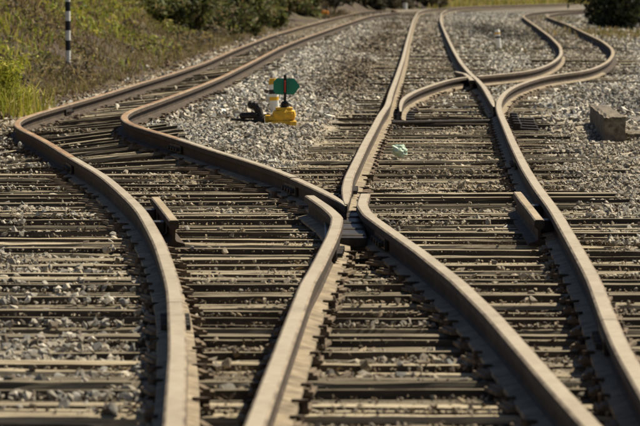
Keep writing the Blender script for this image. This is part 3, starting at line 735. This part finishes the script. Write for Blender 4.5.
marker(p, .28, .11, .0, 'tiny far white post before the dark shrubs where the tracks merge', [('post', 0, 1.0, 'white')])
# striped pole
p = hit(68, 66.5); s = FPX / p.y
pole = tag(empty('striped_pole', p), 'thin black and white striped pole standing on the bank', 'pole')
edges = [66, 62.3, 50.5, 40.3, 30.5, 21, 11.3, 1.8]
while len(edges) < 22: edges.append(edges[-1] - 9.7)
for k in range(len(edges) - 1):
    z0 = (66.5 - edges[k]) / s; z1 = (66.5 - edges[k + 1]) / s
    bm = bmesh.new(); b_cyl(bm, (0, 0, z0 - (.15 if k == 0 else 0)), (0, 0, z1), .037, n=16)
    link('black_band' if k % 2 == 0 else 'white_band', bm_mesh('band', bm, M['black' if k % 2 == 0 else 'white'], False), pole)
# concrete block and its lower neighbour
def rough_block(name, size, label, cat, loc, rz_, slope=0.0, seed=1):
    bm = bmesh.new(); b_box(bm, (0, 0, size[2] / 2), size)
    bmesh.ops.subdivide_edges(bm, edges=bm.edges[:], cuts=9, use_grid_fill=True)
    for v in bm.verts:
        q = v.co; t_ = q.z / size[2]
        if t_ > .4: q.z -= slope * (q.y / size[1] + .5) * -1 * t_
        nv = mnoise.noise_vector(q * 9 + Vector((seed, 0, 0))); q += nv * .007; q += mnoise.noise_vector(q * 31) * .005
        e = sum(1 for a_, s_ in zip((q.x, q.y), size[:2]) if abs(abs(a_) - s_ / 2) < .02)
        if t_ > .93 and e: q.z -= .006 + random.random() * .012
    o = link(name, bm_mesh(name, bm, M['concrete']), None); o.location = loc; o.rotation_euler = (0, .01, rz_)
    return tag(o, label, cat)
rough_block('concrete_block', (.17, 2.6, .28), 'weathered grey concrete block with worn top sitting on ballast', 'concrete block', (2.412, 28.6, -.222), -.034, .0, 1)
rough_block('concrete_slab', (.30, .45, .19), 'low pale concrete slab lying against the tall concrete block', 'concrete slab', (2.64, 27.75, -.275), .05, 0, 5)
# crumpled green plastic bag
bm = bmesh.new(); bmesh.ops.create_icosphere(bm, subdivisions=3, radius=1)
for v in bm.verts:
    q = v.co.copy(); f = 1 + .40 * mnoise.noise(q * 1.9 + Vector((4, 1, 0))) - .34 * abs(mnoise.noise(q * 2.6 + Vector((2, 9, 4))))
    v.co = Vector((q.x * .062, q.y * .05, q.z * .048)) * f
p = at(399.5, 157.5, -.14); o = link('plastic_bag', bm_mesh('plastic_bag', bm, M['plastic'])); o.location = (p[0], p[1] + .02, -.092); o.rotation_euler = (.1, .3, .6)
tag(o, 'crumpled light green plastic bag lying between the rails', 'plastic bag')
# loose rocks
def rock(px, py, size, label, seed, colour=(.40, .34, .24)):
    r = np.random.default_rng(seed); p = hit(px, py); bm = bmesh.new(); bmesh.ops.create_icosphere(bm, subdivisions=3, radius=1)
    for v in bm.verts:
        q = v.co.copy(); m_ = 1 + .22 * mnoise.noise(q * 1.6 + Vector((seed, 0, 0))) + .1 * mnoise.noise(q * 4)
        for pl in range(5):
            d = Vector(r.normal(size=3) if pl == 99 else mnoise.noise_vector(Vector((seed * 3.1 + pl, pl * 2.2, 1)))).normalized(); dd = q.dot(d)
            if dd > .62: q -= d * (dd - .62) * .9
        v.co = Vector((q.x * size[0], q.y * size[1], q.z * size[2])) * m_
    mt = simple('rock_%d' % seed, colour, .95, 0, .3, 18)
    o = link('rock', bm_mesh('rock', bm, mt)); o.location = p + Vector((0, 0, size[2] * .55)); o.rotation_euler = (0, 0, r.uniform(0, 6))
    tag(o, label, 'rock')
rock(492, 186.5, (.05, .04, .025), 'flat pale stone chunk lying on sleepers near the guard rail end', 3)
rock(147, 68.5, (.055, .05, .035), 'pale squarish rock at the toe of the bank', 5, (.36, .32, .25))
rock(167, 66, (.06, .05, .055), 'brown rock at the toe of the bank beside a paler one', 8, (.22, .15, .09))
rock(229, 218, (.035, .03, .03), 'round grey stone sitting on dusty sleepers left of the wing rail', 9, (.26, .25, .22))

# ------------------------------------------------------------------ vegetation
def blades(name, P, Ht, Wd, Cc, lean=.5, label=None, cat=None, parent=None, kind='stuff'):
    n = len(P); a = rng.uniform(0, 2 * math.pi, n); la = rng.uniform(0, 2 * math.pi, n); ln = rng.uniform(.1, 1, n) * lean
    sx, sy = np.cos(a) * Wd, np.sin(a) * Wd; lx, ly = np.cos(la) * ln * Ht, np.sin(la) * ln * Ht
    z0 = np.zeros(n)
    def v(k, t, bend, up): return P + np.stack([sx * k + lx * bend, sy * k + ly * bend, Ht * up], 1)
    V = np.stack([v(-.5, 0, 0, -.05), v(.5, 0, 0, -.05), v(-.4, .5, .3, .55), v(.4, .5, .3, .55), v(0, 1, 1, .95 - 0 * 1)], 1)
    V[:, 4, 2] -= Ht * ln * .35
    F = np.array([(0, 1, 3), (0, 3, 2), (2, 3, 4)]); F = (F[None] + (np.arange(n) * 5)[:, None, None]).reshape(-1, 3)
    o = link(name, npmesh(name, V.reshape(-1, 3), F, M['leaf'], col=np.repeat(Cc, 5, 0)), parent); tag(o, label, cat, kind=kind); return o
def pick_col(n, pal, p=None, lo=.7, hi=1.25):
    pal = np.array(pal); return pal[rng.choice(len(pal), n, p=p)] * rng.uniform(lo, hi, (n, 1))
GRASS = [(.34, .33, .035), (.22, .27, .03), (.40, .35, .06), (.12, .17, .02), (.40, .32, .12)]
DRY = [(.24, .16, .075), (.15, .095, .05), (.34, .25, .13), (.09, .06, .04)]
# grass over the upper bank
n = 150000; y = 26 + 94 * rng.random(n) ** 1.5; u = rng.uniform(.3, 7.5, n) ** 1.0; x = toe_x(y) - u
k = (np.abs(x) < 320 / FPX * y * 1.15 + .5); x, y, u = x[k], y[k], u[k]
gm = fbm(x, y, 1.4, 4); keep = rng.random(len(x)) < sstep(1.3, 2.3, u + (gm - .5) * 3.0) ; x, y, u, gm = x[keep], y[keep], u[keep], gm[keep]
P = np.stack([x, y, bank_z(x, y)], 1); dryf = rng.random(len(x)) < sstep(.62, .42, gm) * .6 + .12
Cc = np.where(dryf[:, None], pick_col(len(x), DRY), pick_col(len(x), GRASS, [.34, .26, .2, .12, .08]))
blades('grass', P, rng.uniform(.10, .30, len(P)), .010 + .00022 * y, Cc, 1.0, 'yellow green tufty grass on the upper embankment', 'grass')
# dry stalks and leaf litter on the lower bank
n = 34000; y = 25 + 85 * rng.random(n) ** 1.6; u = rng.uniform(-.15, 3.2, n); x = toe_x(y) - u; k = (np.abs(x) < 320 / FPX * y * 1.15 + .5) & (rng.random(n) < sstep(3.2, 1.2, u)); x, y = x[k], y[k]
P = np.stack([x, y, ground_z(x, y) + .006], 1)
flake = [(v * np.array([1, .7, .18]), f) for v, f in SH3]
scatter('leaf_litter', P, rng.uniform(.012, .045, len(P)), pick_col(len(P), DRY + [(.46, .37, .22)], [.28, .25, .17, .12, .18]), flake, M['leaf'], None, .5)
tag(bpy.data.objects['leaf_litter'], 'tan and brown leaf litter over the lower bank', 'leaf litter')
n = 34000; y = 26 + 70 * rng.random(n) ** 1.5; u = rng.uniform(.25, 2.6, n); x = toe_x(y) - u; k = (np.abs(x) < 320 / FPX * y * 1.15 + .5) & (fbm(x, y, .9, 3) > .38); x, y = x[k], y[k]
P = np.stack([x, y, bank_z(x, y)], 1)
blades('dry_grass', P, rng.uniform(.06, .2, len(P)), .010, pick_col(len(P), [(.20, .135, .065), (.10, .07, .042), (.30, .22, .11), (.13, .125, .03), (.20, .19, .04)]), 1.3, 'dry brown stalks on the lower bank', 'dry grass')
# leafy undergrowth between the grass
n = 190000; y = 26 + 80 * rng.random(n) ** 1.5; u = rng.uniform(.4, 6.5, n); x = toe_x(y) - u; cl = fbm(x + 50, y, .9, 4)
k = (np.abs(x) < 320 / FPX * y * 1.15 + .5) & (cl + .11 * np.clip(u - 1.4, -1.5, 1.2) > .50 + .1 * rng.random(n)); x, y, u, cl = x[k], y[k], u[k], cl[k]; n = len(x)
P = np.stack([x, y, bank_z(x, y) + rng.random(n) * .28 * sstep(.5, .7, cl) + .01], 1)
gz = sstep(.44, .62, fbm(x - 20, y, 1.6, 3) + .08 * np.clip(u - 2.2, -2, 1.5))[:, None]
Cc = pick_col(n, [(.33, .33, .03), (.20, .25, .03), (.09, .12, .02), (.38, .32, .06)]) * gz + pick_col(n, [(.10, .075, .045), (.17, .12, .06), (.05, .042, .03), (.22, .17, .07)]) * (1 - gz)
leafv = np.array([(-1, 0, 0), (0, .42, .12), (1, 0, 0), (0, -.42, .12)], float); leaff = np.array([(0, 1, 2), (0, 2, 3)])
scatter('undergrowth', P, (.016 + .0005 * y) * rng.uniform(.6, 1.4, n), Cc, [(leafv, leaff), (leafv * (1.2, .8, 1), leaff)], M['leaf'])
tag(bpy.data.objects['undergrowth'], 'leafy green and brown undergrowth over the embankment', 'undergrowth')
# far grassy slope where the tracks curve
n = 26000; y = rng.uniform(150, 260, n); x = toe_x(y) - rng.uniform(.2, 9, n); k = (np.abs(x - 9) < 26) & (x / y * FPX > 112 + rng.normal(0, 6, n)); x, y = x[k], y[k]; P = np.stack([x, y, bank_z(x, y)], 1)
blades('meadow_grass', P, rng.uniform(.25, .7, len(P)), .06, pick_col(len(P), [(.36, .30, .07), (.28, .27, .05), (.42, .33, .13), (.17, .18, .04)]), .6, 'pale yellow grass on the far slope behind the curving track', 'grass')
# weeds at the foot of the right shrub and beside the marker post
def patch(px, py, sx, sy, n, pal, h, label, name='grass_tuft'):
    c = hit(px, py); x = c.x + rng.normal(0, sx, n); y = c.y + rng.normal(0, sy, n); P = np.stack([x, y, ground_z(x, y)], 1)
    blades(name, P, rng.uniform(h * .4, h, n), .012 + .00025 * y, pick_col(n, pal), .8, label, 'grass')
patch(317, 11.0, .8, 4, 1400, [(.09, .065, .035), (.14, .10, .05), (.06, .055, .025)], .25, 'brown dry growth around the small orange switch box')
patch(622, 35, .9, 5, 900, [(.26, .19, .08), (.17, .14, .045), (.10, .10, .03)], .22, 'straw coloured grass at the foot of the dark shrub')
patch(562, 20, .45, 8, 600, [(.22, .17, .055), (.15, .13, .04), (.09, .09, .025)], .13, 'low yellowish weeds between the side track and the dark shrub')
patch(509, 51, .28, 2.2, 500, [(.12, .11, .045), (.22, .17, .09), (.08, .075, .04)], .09, 'low dull weeds around the foot of the leaning marker post')
patch(503, 33, .6, 10, 2200, [(.05, .045, .03), (.08, .065, .04), (.035, .035, .022)], .09, 'dark low weeds on black soil beyond the leaning marker post')

def shrub(name, loc, rad, h, nleaf, pal, p, ls, label, group=None, lobes=7, seed=0, cat='shrub'):
    r = np.random.default_rng(seed); root = tag(empty(name, loc), label, cat, group)
    C_ = [(r.normal(0, rad * .42), r.normal(0, rad * .42), h * r.uniform(.2, .85), rad * r.uniform(.20, .55)) for _ in range(lobes)]
    per = nleaf // lobes; Ps, Ns, Cs = [], [], []
    for (cx, cy, cz, cr) in C_:
        d = r.normal(size=(per, 3)); d /= np.linalg.norm(d, axis=1, keepdims=True); rr = np.where(r.random(per) < .16, r.uniform(.9, 1.45, per), 1.0) * cr * r.random(per) ** .33 * (.72 + .5 * fbm(d[:, 0] * 3 + cx * 9, d[:, 2] * 3 + d[:, 1] * 2, .8, 2))
        q = d * rr[:, None] * np.array([1, 1, .85]) + (cx, cy, cz); Ps.append(q); Ns.append(d)
        Cs.append(np.full(per, r.uniform(.75, 1.25)))
    P = np.vstack(Ps); D = np.vstack(Ns); P[:, 2] = np.maximum(P[:, 2], .02); n = len(P)
    a = r.normal(size=(n, 3)); a += D * .4; a[:, 2] -= .2; a /= np.linalg.norm(a, axis=1, keepdims=True); b_ = np.cross(a, r.normal(size=(n, 3))); b_ /= np.linalg.norm(b_, axis=1, keepdims=True)
    s_ = ls * r.uniform(.6, 1.4, (n, 1))
    V = np.stack([P - a * s_, P + b_ * s_ * .42 - a * s_ * .1, P + a * s_, P - b_ * s_ * .42 - a * s_ * .1], 1).reshape(-1, 3)
    F = np.arange(n * 4).reshape(-1, 4)
    col = pick_col(n, pal, p) * np.hstack(Cs)[:, None]
    link('foliage', npmesh('foliage', V, F, M['leaf'], col=np.repeat(col, 4, 0)), root)
    for (cx, cy, cz, cr) in C_[:5]:
        bm = bmesh.new(); mid = Vector((cx * .4 + r.normal(0, .05) * rad, cy * .4, cz * .45)); b_cyl(bm, (cx * .1, cy * .1, -.1), mid, .035 * rad, .024 * rad, 6); b_cyl(bm, mid, (cx, cy, cz + cr * .3), .024 * rad, .008 * rad, 6)
        link('stem', bm_mesh('stem', bm, M['bark']), root)
    return root
DG = [(.065, .08, .022), (.11, .12, .032), (.17, .16, .05), (.04, .048, .018), (.19, .14, .065)]
BUSH = [(150, 12, .6, .8, 'brownish green bush beside the bright grass at the end of the grassy bank'), (170, 28, .6, .7, 'low olive bush at the bank toe next to the bright grass'),
 (192, 33, .7, .8, None), (214, 35, .7, .85, None), (238, 31, .75, .9, None), (262, 24, .8, .9, None), (283, 18, .8, .9, None), (300, 15, .8, .8, 'last low bush of the bank row, beside the small orange switch box'),
 (180, 14, 1.0, 1.3, None), (212, 18, 1.1, 1.4, None), (246, 14, 1.3, 1.6, None), (280, 8, 1.4, 1.5, None)]
for i, (px, py, rad, h, lab) in enumerate(BUSH):
    p = hit(px, py); shrub('bush', p - Vector((0, -rad * .4, .1)), rad * random.uniform(.85, 1.25), h * random.uniform(.8, 1.3), 4200, DG if i % 3 else DG[:2] + [(.20, .15, .07), (.05, .05, .02), (.14, .10, .05)], [.28, .3, .2, .1, .12], .024 + .0006 * p.y, lab or ('tall dark leafy bush at the back of the bank row above the side track' if i > 7 else 'leafy olive bush leaning out of the bank row over the side track'), 'bushes crowding the embankment', 12, 40 + i)
p = hit(0, 111); wb = shrub('weed_bush', p + Vector((-.16, .35, -.08)), 0.60, .62, 6500, [(.36, .38, .04), (.30, .30, .03), (.48, .40, .07), (.14, .17, .02)], [.34, .32, .2, .14], .020, 'bright yellow green weedy bush beside the bend of the side track', None, 14, 77, 'bush')
n = 1500; x = rng.normal(-.05, .36, n); y = rng.normal(0, .5, n); k = x + wb.location.x < toe_x(y + wb.location.y) + .12; x, y = x[k], y[k]; n = len(x); P = np.stack([x, y, ground_z(x + wb.location.x, y + wb.location.y) - wb.location.z], 1)
blades('stalks', P, rng.uniform(.12, .5, n), .012, pick_col(n, GRASS, [.4, .1, .35, .05, .1], .7, 1.25), 1.0, parent=wb, kind=None)
gF = 'far shrubs behind the merging tracks'
for i, px in enumerate((306, 319, 333, 347, 361, 375, 389, 403, 417, 430)):
    p = hit(px, 9.3 - .12 * i); p2 = Vector((p.x * 1.015, p.y * 1.015, float(ground_z(p.x * 1.015, p.y * 1.015)) - .15))
    shrub('far_shrub', p2, .75 + .25 * random.random(), .9 + .4 * random.random(), 2200, [(.04, .04, .018), (.07, .055, .026), (.03, .032, .015), (.10, .075, .04)], [.35, .3, .2, .15], .09, 'dark brownish shrub behind the place where the tracks merge', gF, 8, 140 + i)
gR = 'dark shrubs right of the bending side track'
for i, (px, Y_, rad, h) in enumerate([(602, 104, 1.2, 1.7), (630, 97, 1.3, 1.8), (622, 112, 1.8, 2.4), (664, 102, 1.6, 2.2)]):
    X = (px - 320) / FPX * Y_; shrub('dark_shrub', Vector((X, Y_, float(ground_z(X, Y_)) - .1)), rad, h, 6000, [(.028, .036, .013), (.05, .06, .02), (.10, .10, .035), (.016, .02, .009)], [.3, .3, .15, .25], .075, 'large near-black green shrub overhanging the ballast', gR, 14, 240 + i)  # leaf colours near black, carrying the shade of the side towards the camera
